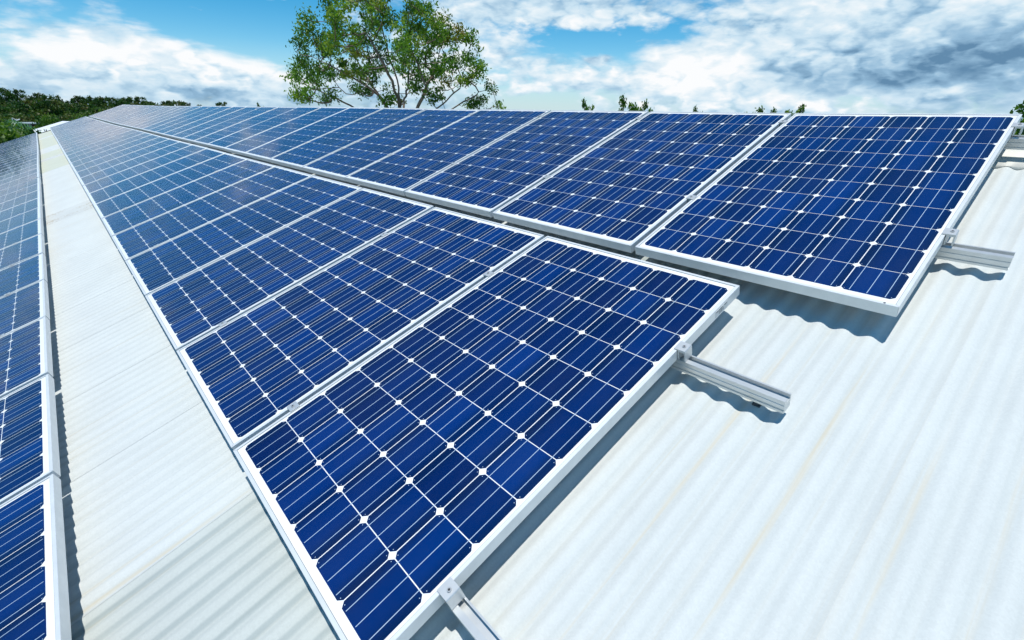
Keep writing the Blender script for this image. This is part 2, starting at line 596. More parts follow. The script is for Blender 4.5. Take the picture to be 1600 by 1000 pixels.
def sheet_mesh(name, mat, v0, v1):
    seg, rows = 8, 8
    xs = [(-0.012 + i * (SHEET + 0.024) / (10 * seg)) for i in range(10 * seg + 1)]
    v, f = [], []
    for r in range(rows + 1):
        y = v0 + (v1 - v0) * r / rows
        for i, x in enumerate(xs):
            # the near edge laps over its neighbour
            lap = 0.0004 * max(0.0, min(1.0, (x - SHEET + 0.03) / 0.03))
            v.append((x, y, AMP * math.cos(2 * math.pi * (x - 0.019) / PITCH) + lap))
    n = len(xs)
    for r in range(rows):
        for i in range(n - 1):
            f.append((r * n + i, r * n + i + 1, (r + 1) * n + i + 1, (r + 1) * n + i))
    return mesh_from(name, v, f, mat, True)


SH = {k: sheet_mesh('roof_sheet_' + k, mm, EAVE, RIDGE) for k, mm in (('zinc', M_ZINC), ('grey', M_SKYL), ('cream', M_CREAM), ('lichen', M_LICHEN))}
# crest falls on x = 0.945; sheet 0 starts where the grey fibreglass begins
X0 = 0.945 - 0.019 - PITCH * 11
k_lo = int(math.floor((X_END - X0) / SHEET)) + 1
k_hi = 6
back_rot = Matrix.Rotation(math.pi, 3, 'Z')
RIDGE_W = W(0, RIDGE, MIDW)
for k in range(k_lo, k_hi + 1):
    x = X0 + k * SHEET
    kind = 'zinc'
    if k == 0:
        kind = 'grey'
    if k <= -19 and k not in (-27, -28, -29, -38):
        kind = 'cream'
    if k in (-10, -23):
        kind = 'lichen'
    xc = x + SHEET / 2
    w = MIDW + prof(xc) - slope(xc) * SHEET / 2
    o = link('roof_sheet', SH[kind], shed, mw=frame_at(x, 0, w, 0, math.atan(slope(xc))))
    if kind != 'zinc':
        o['label'] = {'grey': 'grey translucent sheet with darker ribs', 'cream': 'weathered cream green fibreglass sheet', 'lichen': 'sheet with a speckled lichen band'}[kind]
    if k % 1 == 0:
        # the far slope, never seen from here: the same sheet turned about the ridge
        mb = Matrix.Translation(Vector((x + SHEET, 0, 0))) @ (Matrix.Rotation(math.pi, 3, 'Z')).to_4x4()
        c = Vector((0, RIDGE_W.y, 0))
        m2 = Matrix.Translation(Vector((2 * x + SHEET, 2 * RIDGE_W.y, 0))) @ Matrix.Rotation(math.pi, 4, 'Z') @ frame_at(x, 0, w, 0, 0)
        link('roof_sheet', SH['zinc'], shed, mw=m2)

# ridge cap: flat wings with a scalloped lip pressed into the pans
def ridge_cap_mesh(length):
    n = int(length / PITCH) * 8
    v, f = [], []
    prof_v = [(-0.27, None), (-0.268, -0.0005), (-0.02, 0.006), (0.0, 0.010)]
    for i in range(n + 1):
        x = i * length / n
        wave = MIDW + AMP * math.cos(2 * math.pi * (x - 0.019) / PITCH) + 0.0015
        top = CREST + 0.0045
        for q, (dv, dw) in enumerate(prof_v):
            ww = wave if dw is None else top + dw
            p_ = A @ Vector((x, RIDGE + dv, ww))
            v.append((p_.x, p_.y - RIDGE_W.y, p_.z - RIDGE_W.z))
        for dv, dw in reversed(prof_v[:-1]):
            ww = wave if dw is None else top + dw
            p_ = A @ Vector((x, RIDGE + dv, ww))
            v.append((p_.x, -(p_.y - RIDGE_W.y), p_.z - RIDGE_W.z))
    k = 7
    for i in range(n):
        for j in range(k - 1):
            f.append((i * k + j, (i + 1) * k + j, (i + 1) * k + j + 1, i * k + j + 1))
    return mesh_from('ridge_cap', v, f, M_CAP, True)


CAPM = ridge_cap_mesh(PITCH * 30)
for k in range(-16, 3):
    x = 0.945 - 0.019 + k * PITCH * 30
    o = link('ridge_cap', CAPM, shed, mw=Matrix.Translation(RIDGE_W + Vector((x, 0, 0.0015 * (k % 2) + 0.94 * prof(x + 1.1)))))

# gable barge board at the far end, eave gutter, walls
mb = MB()
mb.sweep([[tuple(W(x, v, w)) for x, w in ((X_END - 0.09, -0.30), (X_END - 0.06, -0.30), (X_END - 0.06, -0.125), (X_END + 0.10, -0.118), (X_END + 0.10, -0.108), (X_END - 0.09, -0.112))] for v in (EAVE, RIDGE)])
link('barge_board', mb.mesh('barge_board', M_BARGE), shed, mw=Matrix.Identity(4))
mb = MB()
ey = W(0, EAVE, MIDW)
mb.sweep([[(x, ey.y + dy, ey.z + dz) for dy, dz in ((0.10, -0.02), (0.10, -0.13), (-0.04, -0.13), (-0.05, -0.02), (-0.045, -0.02), (-0.035, -0.12), (0.09, -0.12), (0.09, -0.02))] for x in (X_END, 5.6)])
link('gutter', mb.mesh('gutter', M_CAP), shed, mw=Matrix.Identity(4))
by = 2 * RIDGE_W.y - ey.y
xe1 = X0 + (k_hi + 1) * SHEET - 0.15
mb = MB().box(X_END + 0.12, xe1, ey.y + 0.35, ey.y + 0.50, -6.8, ey.z - 0.06)
link('wall', mb.mesh('wall', M_WALLZ), shed, mw=Matrix.Identity(4))
mb = MB().box(X_END + 0.12, xe1, by - 0.50, by - 0.35, -6.8, ey.z - 0.06)
link('wall', mb.mesh('wall', M_WALLZ), shed, mw=Matrix.Identity(4))
for xa in (X_END + 0.12, xe1 - 0.15):
    mb = MB()
    zr = RIDGE_W.z - 0.10
    mb.sweep([[(x, y, z) for y, z in ((ey.y + 0.52, -6.8), (by - 0.52, -6.8), (by - 0.52, ey.z - 0.02), (RIDGE_W.y, zr), (ey.y + 0.52, ey.z - 0.02))] for x in (xa, xa + 0.15)])
    link('wall', mb.mesh('gable_wall', M_WALLZ), shed, mw=Matrix.Identity(4))

# ------------------------------------------------------------------ solar panels
PW, PH, PD = 0.992, 1.650, 0.040
CP = 0.1585
CX, CY = (PW - 6 * CP) / 2, (PH - 10 * CP) / 2
PANEL_STEP = 1.0141
LIP = 0.011
GL = -0.0025                     # laminate sits just below the frame lip


def bar_mesh(name, length):
    """a mitred frame bar along x: lip on top, wall outside, foot below"""
    sec = [(0, -PD), (0, -0.0008), (0.0008, 0), (LIP, 0), (LIP, -0.0045), (0.0022, -0.0045), (0.0022, -PD + 0.002), (0.026, -PD + 0.002), (0.026, -PD)]
    mb = MB()
    g_ = 0.0007
    mb.sweep([[(y + g_, y, z) for y, z in sec], [(length - y - g_, y, z) for y, z in sec]])
    return mb.mesh(name, M_FRAME)


BAR_S, BAR_L = bar_mesh('frame_bar_short', PW), bar_mesh('frame_bar_long', PH)


def octagon(cx, cy, s, c):
    h, g_ = s / 2, s / 2 + 0.0002
    return [(cx - h + c, cy - g_), (cx + h - c, cy - g_), (cx + h, cy - g_ + c), (cx + h, cy + g_ - c), (cx + h - c, cy + g_), (cx - h + c, cy + g_), (cx - h, cy + g_ - c), (cx - h, cy - g_ + c)]


def cell_uv(me, w, h, ox=0.0, oy=0.0, pitch=None):
    uv = me.uv_layers.new(name='cell')
    for l in me.loops:
        c = me.vertices[l.vertex_index].co
        if pitch:
            uv.data[l.index].uv = (((c.x - ox) / pitch) % 1.0, ((c.y - oy) / pitch) % 1.0)
        else:
            uv.data[l.index].uv = (c.x / w + 0.5, c.y / h + 0.5)


CS, CC = 0.1552, 0.0122
me = MB().prism(octagon(0, 0, CS, CC), 0.0, 0.0003, False).mesh('solar_cell', M_CELL)
cell_uv(me, CS, CS)
CELL = me


def joined_cells():
    mb = MB()
    for i in range(6):
        for j in range(10):
            mb.prism(octagon(CX + (i + .5) * CP, CY + (j + .5) * CP, CS, CC), GL + 0.0002, GL + 0.0005, False)
    me = mb.mesh('solar_cells', M_CELL)
    cell_uv(me, 0, 0, CX, CY, CP)
    return me


CELLS = joined_cells()
BACK = MB().box(0.003, PW - 0.003, 0.003, PH - 0.003, GL - 0.004, GL).mesh('backsheet', M_BACK)
LIPLINE = MB()  # grey strips added to draw the thin shadow gap along the frame lip
for x0_, x1_, y0_, y1_ in ((LIP, LIP + 0.0016, LIP, PH - LIP), (PW - LIP - 0.0016, PW - LIP, LIP, PH - LIP), (LIP + 0.0016, PW - LIP - 0.0016, LIP, LIP + 0.0016), (LIP + 0.0016, PW - LIP - 0.0016, PH - LIP - 0.0016, PH - LIP)):
    LIPLINE.box(x0_, x1_, y0_, y1_, GL, GL + 0.0012)
LIPLINE = LIPLINE.mesh('lip_line', M_LIPLINE)
RIB_W = 0.0020
rm = MB()
y0, y1 = CY + 0.006, PH - CY - 0.006
rm.box(-RIB_W / 2, RIB_W / 2, y0, y1, 0.0003, 0.00075)
RIB = rm.mesh('busbar', M_RIBBON)
rm = MB()
for i in range(6):
    for q in (-0.33, 0.0, 0.33):
        x = CX + (i + 0.5) * CP + q * CS
        rm.box(x - RIB_W / 2, x + RIB_W / 2, y0, y1, GL + 0.0003, GL + 0.00075)
RIBS = rm.mesh('busbars', M_RIBBON)
rm = MB()
for i in range(6):
    for j in range(10):
        for sx in (-1, 1):
            for sy in (-1, 1):
                x, y = CX + (i + .5) * CP + sx * 0.0675, CY + (j + .5) * CP + sy * 0.0685
                rm.prism([(x + 0.0013 * math.cos(a), y + 0.0013 * math.sin(a)) for a in [k * math.pi / 3 for k in range(6)]], GL + 0.0004, GL + 0.00075, False)
DOTS = rm.mesh('solder_points', M_RIBBON)
NEAR = {'upper': 7, 'middle': 8, 'lower': 7}
ORD = ['first', 'second', 'third', 'fourth', 'fifth', 'sixth', 'seventh', 'eighth', 'ninth', 'tenth', 'eleventh', 'twelfth', 'thirteenth', 'fourteenth', 'fifteenth', 'sixteenth', 'seventeenth', 'eighteenth', 'nineteenth']
TENS = {20: 'twent', 30: 'thirt', 40: 'fort'}


def ordinal(n):
    if n <= 19:
        return ORD[n - 1]
    t_, u = n // 10 * 10, n % 10
    return TENS[t_] + 'ieth' if u == 0 else TENS[t_] + 'y ' + ORD[u - 1]


def add_panel(row, n, x, v, w, tv, tx, first, last):
    if n == first:
        lab = {'upper': 'large blue solar panel at the near right end of the upper row beside the ridge',
               'middle': 'large blue solar panel at the near end of the middle row, closest in front',
               'lower': 'blue solar panel cut off by the bottom left corner, nearest of the lower row'}[row]
    elif n == last:
        lab = 'pale solar panel at the far gable end of the %s row' % row
    else:
        lab = 'blue solar panel, %s from the near end of the %s row' % (ordinal(n - first + 1), row)
    root = empty('solar_panel', frame_at(x, v, w, tv, tx), lab, 'solar panel', 'solar panels in the %s row' % row)
    R90 = Matrix.Rotation(math.pi / 2, 4, 'Z')
    for me_, mt in ((BAR_S, Matrix.Identity(4)), (BAR_S, Matrix.Translation((PW, PH, 0)) @ Matrix.Rotation(math.pi, 4, 'Z')),
                    (BAR_L, Matrix.Translation((PW, 0, 0)) @ R90), (BAR_L, Matrix.Translation((0, PH, 0)) @ Matrix.Rotation(-math.pi / 2, 4, 'Z'))):
        o = link('frame_bar', me_, root)
        o.matrix_local = mt
    link('backsheet', BACK, root)
    if n - first < NEAR[row]:
        for i in range(6):
            for j in range(10):
                o = link('solar_cell', CELL, root)
                o.location = (CX + (i + .5) * CP, CY + (j + .5) * CP, GL + 0.0002)
                o.rotation_euler = (random.gauss(0, 0.0008), random.gauss(0, 0.0008), 0)
        for i in range(6):
            for q in (-0.33, 0.0, 0.33):
                o = link('busbar', RIB, root)
                o.location = (CX + (i + .5) * CP + q * CS, 0, GL)
    else:
        o = link('solar_cells', CELLS, root)
        o['kind'] = 'stuff'
        o = link('busbars', RIBS, root)
        o['kind'] = 'stuff'
    if n - first < 6:
        link('lip_line', LIPLINE, root)
    if n - first < 5:
        o = link('solder_points', DOTS, root)
        o['kind'] = 'stuff'
    return root


ROWS = {'upper': (0.4584, 1.7489, -0.0125, 0.0223, 0, 33),
        'middle': (0.0, 0.0, 0.0, 0.0, 0, 33),
        'lower': (-0.5868, -0.5531 - PH, -0.0107, 0.0, -2, 32)}
panels = {}
for row, (x0, v0, w0, tv, first, last) in ROWS.items():
    for n in range(first, last + 1):
        x = x0 - n * PANEL_STEP
        xc = x + PW / 2
        s_ = slope(xc)
        jit = random.gauss(0, 0.0008) if n > 1 else 0.0
        tx = math.atan(s_) + random.gauss(0, 0.0009)
        w = w0 + prof(xc) - s_ * PW / 2 + jit
        if row == 'upper' and n == 0:
            tx = 0.0098
        panels[(row, n)] = add_panel(row, n, x, v0, w, math.atan(tv) + (random.gauss(0, 0.0012) if n > 1 else 0), tx, first, last)

# sticker on the near side of the front panel, dark disc standing in for a drain hole on the near frame of the upper one
p0 = panels[('middle', 0)]
st = link('rating_sticker', MB().box(PW, PW + 0.0008, 1.475, 1.56, -0.034, -0.008).mesh('rating_sticker', M_STICK), p0)
mb = MB()
for i, (a, b2) in enumerate(((1.480, 1.494), (1.498, 1.504), (1.507, 1.524), (1.528, 1.532), (1.536, 1.553))):
    for z_ in (-0.0135, -0.0205, -0.0280):
        if (i + int(-z_ * 1000)) % 4:
            mb.box(PW + 0.0006, PW + 0.0012, a, b2, z_ - 0.0022, z_ + 0.0022)
pr = link('sticker_print', mb.mesh('sticker_print', M_PRINT), st)
p1 = panels[('upper', 0)]
mb = MB().prism([(0.952 + 0.0035 * math.cos(a), 0.0058 + 0.0035 * math.sin(a)) for a in [k * math.pi / 4 for k in range(8)]], 0.0001, 0.0009)
link('drain_hole_disc', mb.mesh('drain_hole_disc', M_FOOT), p1)

# ------------------------------------------------------------------ mounting rails with clamps and feet
RT = -PD - 0.0015                # top of the rail
RH = 0.050
# profile in (v, w): open slot in the top, grooves in both sides
RPROF = [(-0.021, -RH), (-0.021, -0.041), (-0.018, -0.040), (-0.018, -0.033), (-0.021, -0.032), (-0.021, -0.019), (-0.019, -0.0175), (-0.021, -0.016), (-0.021, 0.0),
         (-0.004, 0.0), (-0.004, -0.003), (-0.007, -0.003), (-0.007, -0.017), (0.016, -0.017), (0.016, -0.003), (0.0155, 0.0), (0.021, 0.0),
         (0.021, -0.016), (0.019, -0.0175), (0.021, -0.019), (0.021, -0.032), (0.018, -0.033), (0.018, -0.040), (0.021, -0.041), (0.021, -RH)]


def rail_mesh(xs, zoff):
    mb = MB()
    rings = []
    for x in xs:
        z = prof(x)
        rings.append([(x, v, w + z) for v, w in RPROF])
    mb.sweep(rings)
    me = mb.mesh('rail', M_RAIL)
    return me


MID = bevelled(MB().box(-0.020, 0.020, -0.019, 0.019, 0.0006, 0.0042).box(-0.0085, 0.0085, -0.019, 0.019, -0.036, 0.0006).mesh('mid_clamp', M_CLAMP), 0.0006)
ENDC = MB()
ENDC.sweep([[(x, y, z) for x, z in ((-0.011, 0.0008), (0.0025, 0.0008), (0.0025, -0.040), (0.007, -0.040), (0.007, -0.005), (0.024, -0.005), (0.024, -0.040), (0.029, -0.040), (0.029, 0.002), (0.027, 0.0045), (-0.011, 0.0045))] for y in (-0.021, 0.021)])
ENDC = ENDC.mesh('end_clamp', M_CLAMP)
BOLTM = MB()
hexa = [(0.0062 * math.cos(a), 0.0062 * math.sin(a)) for a in [k * math.pi / 6 for k in range(12)]]
BOLTM.prism(hexa, 0.0, 0.0036)
BOLTM = bevelled(BOLTM.mesh('bolt', M_BOLT), 0.0005)
SOCK = MB().prism([(0.0033 * math.cos(a), 0.0033 * math.sin(a)) for a in [k * math.pi / 3 for k in range(6)]], 0.0030, 0.0039).mesh('socket', M_DARK)
FOOT = MB().box(-0.012, 0.012, -0.008, 0.030, -0.0005, 0.004).box(-0.014, 0.014, 0.0225, 0.0275, 0.004, 0.060).box(-0.006, 0.006, -0.006, 0.006, 0.004, 0.026).mesh('rail_foot', M_FOOT)

RAILS = [('middle', 0.240, 'lower', 2.05, 'lower rail under the middle row, its cut end running out of the bottom edge'),
         ('middle', 1.250, 'upper', 1.335, 'upper rail under the middle row, stub end with wavy shadow below its foot'),
         ('upper', 0.497, 'lower', 1.640, 'lower rail under the upper row, stub end sticking out at the right edge'),
         ('upper', 1.508, 'upper', 1.98, 'topmost rail beside the ridge cap, running out of the right edge'),
         ('lower', 0.400, 'lower', 1.75, 'lowest rail under the lower row of panels at the left'),
         ('lower', 1.400, 'upper', 1.75, 'upper rail under the lower row of panels at the left')]
for row, vl, which, xend, lab in RAILS:
    x0, v0, w0, tv, first, last = ROWS[row]
    vabs = v0 + vl
    wb = w0 + tv * vl
    root = empty('mounting_rail', frame_at(0, vabs, wb, math.atan(tv), 0), 'aluminium ' + lab, 'mounting rail', 'aluminium rails under the solar panels')
    xs = [xend]
    xx = math.floor(xend)
    while xx > x0 - last * PANEL_STEP - 0.1:
        if xx < xend - 0.01:
            xs.append(xx)
        xx -= 1.0
    xs.append(x0 - last * PANEL_STEP - 0.12)
    o = link('rail', rail_mesh(xs, 0), root)
    o.location = (0, 0, RT)
    # end clamp and mid clamps
    for n in range(first, last + 1):
        gx = x0 - n * PANEL_STEP - (PANEL_STEP - PW) / 2
        if n < last:
            o = link('mid_clamp', MID, root)
            o.location = (gx, 0, prof(gx) + 0.0005)
            if n - first < 8:
                bo = link('bolt', BOLTM, o)
                bo.location = (0, 0, 0.0042)
                so = link('bolt_socket', SOCK, o)
                so.location = (0, 0, 0.0042)
    if row != 'lower':
        ex = x0 + PW
        zz = 0.0098 * PW if row == 'upper' else 0.0
        o = link('end_clamp', ENDC, root)
        o.location = (ex, 0, zz)
        bo = link('bolt', BOLTM, o)
        bo.location = (0.014, 0, 0.0045)
        so = link('bolt_socket', SOCK, o)
        so.location = (0.014, 0, 0.0045)
    fx = 1.252 if which == 'upper' and row == 'middle' else 1.18
    fx = 0.945 + round((fx - 0.945) / PITCH) * PITCH
    while fx > -33:
        if not (row != 'middle' and fx > 0.6) and not (row == 'middle' and which == 'lower' and fx > 0.6):
            o = link('rail_foot', FOOT, root)
            o.location = (fx, 0, CREST + prof(fx) - wb + 0.0012)
        fx -= PITCH * 16

# ------------------------------------------------------------------ trees
def leaf_cloud(centres, radii, tones, per, lsize, mat, name, squash=0.8, flat=0.25):
    """leaf-sized quads scattered through many clumps; returns a mesh with a tone per face"""
    N = int(sum(per))
    idx = np.repeat(np.arange(len(centres)), per)
    d = rng.normal(size=(N, 3))
    d /= np.linalg.norm(d, axis=1)[:, None] + 1e-9
    r = rng.random(N) ** 0.45
    lump = 1 + 0.45 * np.sin(d[:, 0] * 5 + idx * 1.7) * np.cos(d[:, 1] * 4 + d[:, 2] * 5 + idx)
    pos = np.asarray(centres)[idx] + d * (r * lump * np.asarray(radii)[idx])[:, None] * np.array([1, 1, squash])
    u = rng.normal(size=(N, 3))
    u[:, 2] -= 0.6
    u /= np.linalg.norm(u, axis=1)[:, None]
    q = rng.normal(size=(N, 3))
    vv = np.cross(u, q)
    vv /= np.linalg.norm(vv, axis=1)[:, None] + 1e-9
    L = lsize * (0.65 + 0.7 * rng.random(N))
    Wd = L * flat * (0.8 + 0.5 * rng.random(N))
    a = u * L[:, None] * 0.5
    b_ = vv * Wd[:, None]
    verts = np.stack([pos - a, pos - a * 0.1 + b_, pos + a, pos - a * 0.1 - b_], 1).reshape(-1, 3)
    me = bpy.data.meshes.new(name)
    me.vertices.add(4 * N)
    me.vertices.foreach_set('co', verts.astype(np.float32).ravel())
    me.loops.add(4 * N)
    me.loops.foreach_set('vertex_index', np.arange(4 * N, dtype=np.int32))
    me.polygons.add(N)
    me.polygons.foreach_set('loop_start', np.arange(0, 4 * N, 4, dtype=np.int32))
    me.polygons.foreach_set('loop_total', np.full(N, 4, dtype=np.int32))
    me.update(calc_edges=True)
    tn = np.clip(np.asarray(tones)[idx] + rng.normal(0, 0.10, N), 0, 1)
    at = me.attributes.new('tone', 'FLOAT', 'FACE')
    at.data.foreach_set('value', tn.astype(np.float32))
    me.materials.append(mat)
    me.validate()
    return me


def grow(trunk, limbs, targets, r_tip, expo=2.3, sides=6):
    """limbs: polylines; every target clump is joined by a drooping twig to the nearest limb; returns list of (points, radii)"""
    nodes, parent = [], []

    def add_line(pts, par):
        for p_ in pts:
            nodes.append(np.array(p_, float))
            parent.append(par)
            par = len(nodes) - 1
        return par
    top = add_line(trunk, -1)
    for lb in limbs:
        pts = [np.array(p_, float) for p_ in lb]
        base = min(range(len(trunk)), key=lambda i: np.linalg.norm(nodes[i] - pts[0]))
        fine = []
        for a_, b_ in zip(pts[:-1], pts[1:]):
            for s_ in range(4):
                fine.append(a_ + (b_ - a_) * s_ / 4 + rng.normal(0, 0.03, 3))
        fine.append(pts[-1])
        add_line(fine[1:] if np.linalg.norm(fine[0] - nodes[base]) < 0.05 else fine, base)
    root = np.array(trunk[len(trunk) // 2], float)
    order = sorted(range(len(targets)), key=lambda i: np.linalg.norm(np.array(targets[i]) - root))
    leafc = {}
    for i in order:
        tg = np.array(targets[i], float)
        NN = np.array(nodes)
        dv = tg - NN
        dist = np.linalg.norm(dv, axis=1) + 0.9 * np.maximum(0, -dv[:, 2])
        dist[:max(1, len(trunk) - 2)] += 2.0
        k = int(dist.argmin())
        a_ = NN[k]
        L = np.linalg.norm(tg - a_)
        steps = max(2, int(L / 0.35))
        pts = []
        side = rng.normal(0, 0.10 * L, 3)
        for s_ in range(1, steps + 1):
            u = s_ / steps
            pts.append(a_ + (tg - a_) * u + side * math.sin(math.pi * u) * 0.6 + np.array([0, 0, -0.08 * L * math.sin(math.pi * u)]))
        leafc[add_line(pts, k)] = 1
    cnt = np.zeros(len(nodes))
    for k in range(len(nodes) - 1, -1, -1):
        cnt[k] = max(cnt[k], 1e-6)
        if k in leafc:
            cnt[k] += 1
        if parent[k] >= 0:
            cnt[parent[k]] += cnt[k]
    rad = r_tip * np.maximum(cnt, 0.5) ** (1 / expo)
    kids = {}
    for k, p_ in enumerate(parent):
        kids.setdefault(p_, []).append(k)
    lines = []
    stack = [(0, None)]
    while stack:
        k, start = stack.pop()
        pts, rr = ([nodes[start], nodes[k]], [min(rad[start], rad[k] * 1.25), rad[k]]) if start is not None else ([nodes[k]], [rad[k]])
        while True:
            ch = kids.get(k, [])
            if not ch:
                break
            ch = sorted(ch, key=lambda c: -cnt[c])
            for c in ch[1:]:
                stack.append((c, k))
            k = ch[0]
            pts.append(nodes[k])
            rr.append(rad[k])
        if len(pts) > 1:
            lines.append((pts, rr))
    return lines


def limbs_mesh(lines, mat, name, sides):
    mb = MB()
    for pts, rr in lines:
        mb.tube([tuple(p_) for p_ in pts], rr, sides if rr[0] > 0.03 else 4)
    return mb.mesh(name, mat, True)


m, t, b = material('gum_bark')
co = t.node('ShaderNodeTexCoord').outputs['Object']
nb = t.noise(t.vm('MULTIPLY', co, (3, 3, 0.8)), 2.0, 6.0, 0.65)
t.l.new(t.mix(t.mapr(nb, 0.35, 0.68), (0.085, 0.060, 0.045), (0.30, 0.22, 0.17)), b.inputs['Base Color'])
b.inputs['Roughness'].default_value = 0.85
M_BARK = m
M_LEAF = leaf_material('gum_leaves', [(0.050, 0.120, 0.015), (0.115, 0.245, 0.022), (0.215, 0.315, 0.036), (0.260, 0.205, 0.055)])
M_LEAFD = leaf_material('forest_leaves', [(0.018, 0.055, 0.012), (0.036, 0.105, 0.016), (0.075, 0.130, 0.024), (0.110, 0.095, 0.035)], 0.3)
M_LEAFB = leaf_material('bright_leaves', [(0.035, 0.10, 0.015), (0.07, 0.17, 0.02), (0.13, 0.22, 0.03)], 0.4)
M_BARKD = simple('dark_bark', (0.07, 0.055, 0.045), 0.9, 0, 0.2, 0.3, 4.0)

# the big spreading gum behind the ridge: crown given in metres, right (a) and up (h) of the point where it rises over the ridge, seen side on
DIST = 27.0
dirv = Vector((-0.872, 0.490, 0)).normalized()
GUM = Vector((EYE.x, EYE.y, 0)) + dirv * DIST
side = Vector((dirv.y, -dirv.x, 0))
K, KY = 0.0288, 0.0250                       # metres to a pixel of the photograph at that distance (used only to read its outline)
gz = ground_z(GUM.x, GUM.y)
BASEZ = EYE.z + 0.226

OUT = [(447, 110), (470, 42), (500, 36), (512, -10), (545, -40), (600, -55), (650, -30), (672, 22), (700, 26), (728, 36), (752, 60), (762, 86), (752, 104), (736, 122), (715, 140), (690, 152), (650, 160), (610, 160), (560, 168), (500, 164), (452, 168), (448, 135)]
HOLES = [(608, 72, 9, 26), (628, 130, 14, 26), (662, 128, 10, 16), (512, 140, 14, 16), (540, 155, 22, 12), (572, 150, 14, 10), (655, 48, 5, 14), (690, 40, 4, 16), (640, 160, 20, 16), (575, 22, 6, 10), (470, 138, 12, 10), (690, 132, 14, 8), (500, 90, 8, 8), (620, 30, 5, 14), (715, 60, 8, 8), (560, 100, 8, 10), (480, 66, 6, 8)]


def inside(px, py):
    c = False
    n = len(OUT)
    for i in range(n):
        (x1, y1), (x2, y2) = OUT[i], OUT[(i + 1) % n]
        if (y1 > py) != (y2 > py) and px < (x2 - x1) * (py - y1) / (y2 - y1) + x1:
            c = not c
    return c


cl = []
tries = 0
while len(cl) < 190 and tries < 9000:
    tries += 1
    x, y = rng.uniform(440, 765), rng.uniform(-55, 168)
    if not inside(x, y) or any(((x - a) / c) ** 2 + ((y - b_) / d_) ** 2 < 1 for a, b_, c, d_ in HOLES):
        continue
    if y > 125 and rng.random() < 0.55:
        continue
    dep = rng.normal(0, 1) * 2.0 * math.sqrt(max(0.1, 1 - ((x - 610) / 175) ** 2))
    if any(math.hypot(x - q[0], y - q[1]) < 10.8 and abs(dep - q[2]) < 1.3 for q in cl):
        continue
    cl.append((x, y, dep, rng.uniform(0.22, 0.43)))
# the named outer sprays
for x, y, r in ((449, 112, .35), (456, 100, .35), (470, 46, .4), (484, 42, .35), (456, 152, .42), (468, 158, .3), (504, 152, .42), (594, 158, .45), (650, 6, .35), (668, 22, .35), (698, 28, .42), (726, 36, .4), (738, 46, .38), (751, 60, .22), (760, 86, .25), (751, 100, .45), (738, 112, .4), (771, 126, .30), (785, 132, .26), (749, 157, .48), (738, 160, .38), (757, 152, .3), (791, 160, .26), (789, 166, .2), (520, 20, .4), (516, 4, .4), (690, 44, .4), (744, 92, .4)):
    cl.append((x, y, rng.normal(0, 0.6), r))


def gum_point(x, y, dep):
    """local to the trunk foot"""
    return np.array(side * ((x - 604) * K) + dirv * dep) + np.array([0, 0, BASEZ + (168 - y) * KY - gz])


targets = [gum_point(*c[:3]) for c in cl]
rr_ = np.array([c[3] for c in cl])
fork = gum_point(618, 215, 0)
trunk = [np.array([0.0, 0.0, -0.2])] + [np.array([0.05 * math.sin(i), 0.05 * math.cos(i * 1.3), 0]) + (fork * (i / 6)) for i in range(1, 7)]
LIMB = [[(618, 215, 0), (616, 165, 0), (612, 120, .2), (600, 70, .3), (590, 10, .3), (585, -30, .2)],
        [(618, 215, 0), (622, 160, .6), (632, 130, .9), (634, 95, 1.0), (640, 40, .8), (645, -10, .6)],
        [(618, 215, 0), (606, 190, -.5), (585, 150, -1.0), (545, 120, -1.3), (500, 95, -1.3), (462, 82, -1.0)],
        [(618, 215, 0), (600, 180, .5), (575, 140, 1.2), (550, 90, 1.6), (530, 45, 1.4), (518, 5, 1.0)],
        [(618, 215, 0), (640, 178, -.6), (652, 150, -1.0), (672, 100, -1.4), (690, 50, -1.2)],
        [(618, 215, 0), (648, 190, .3), (690, 160, .6), (720, 130, .6), (735, 85, .4)],
        [(618, 215, 0), (590, 195, 0), (540, 172, .3), (500, 150, .5), (460, 130, .4)],
        [(618, 215, 0), (660, 190, -.3), (705, 168, -.4), (745, 140, -.3), (772, 126, -.2)],
        [(618, 215, 0), (690, 195, .2), (745, 172, .3), (775, 165, .2), (790, 158, .2)],
        [(618, 215, 0), (612, 150, -.9), (595, 100, -1.8), (570, 50, -1.9)]]
limbs = [[gum_point(*q) for q in lb] for lb in LIMB]
lines = grow(trunk, limbs, targets, 0.013, 2.2)
gum = empty('gum_tree', Matrix.Translation((GUM.x, GUM.y, gz)), 'big spreading gum tree with sparse dark green crown rising behind the ridge', 'tree')
link('trunk', limbs_mesh(lines[:1], M_BARK, 'trunk', 9), gum)
link('limbs', limbs_mesh(lines[1:], M_BARK, 'limbs', 6), gum)
tones = np.clip(0.30 + 0.25 * rng.normal(size=len(cl)) + 0.10 * np.sin(rr_ * 40), 0, 1)
per = np.maximum(30, (rr_ / 0.40) ** 2.2 * 190).astype(int)
cen = np.array(targets) + np.array([0, 0, 0.05])
link('crown', leaf_cloud(cen, rr_ * 1.12, tones, per, 0.155, M_LEAF, 'gum_crown', 0.85, 0.19), gum)


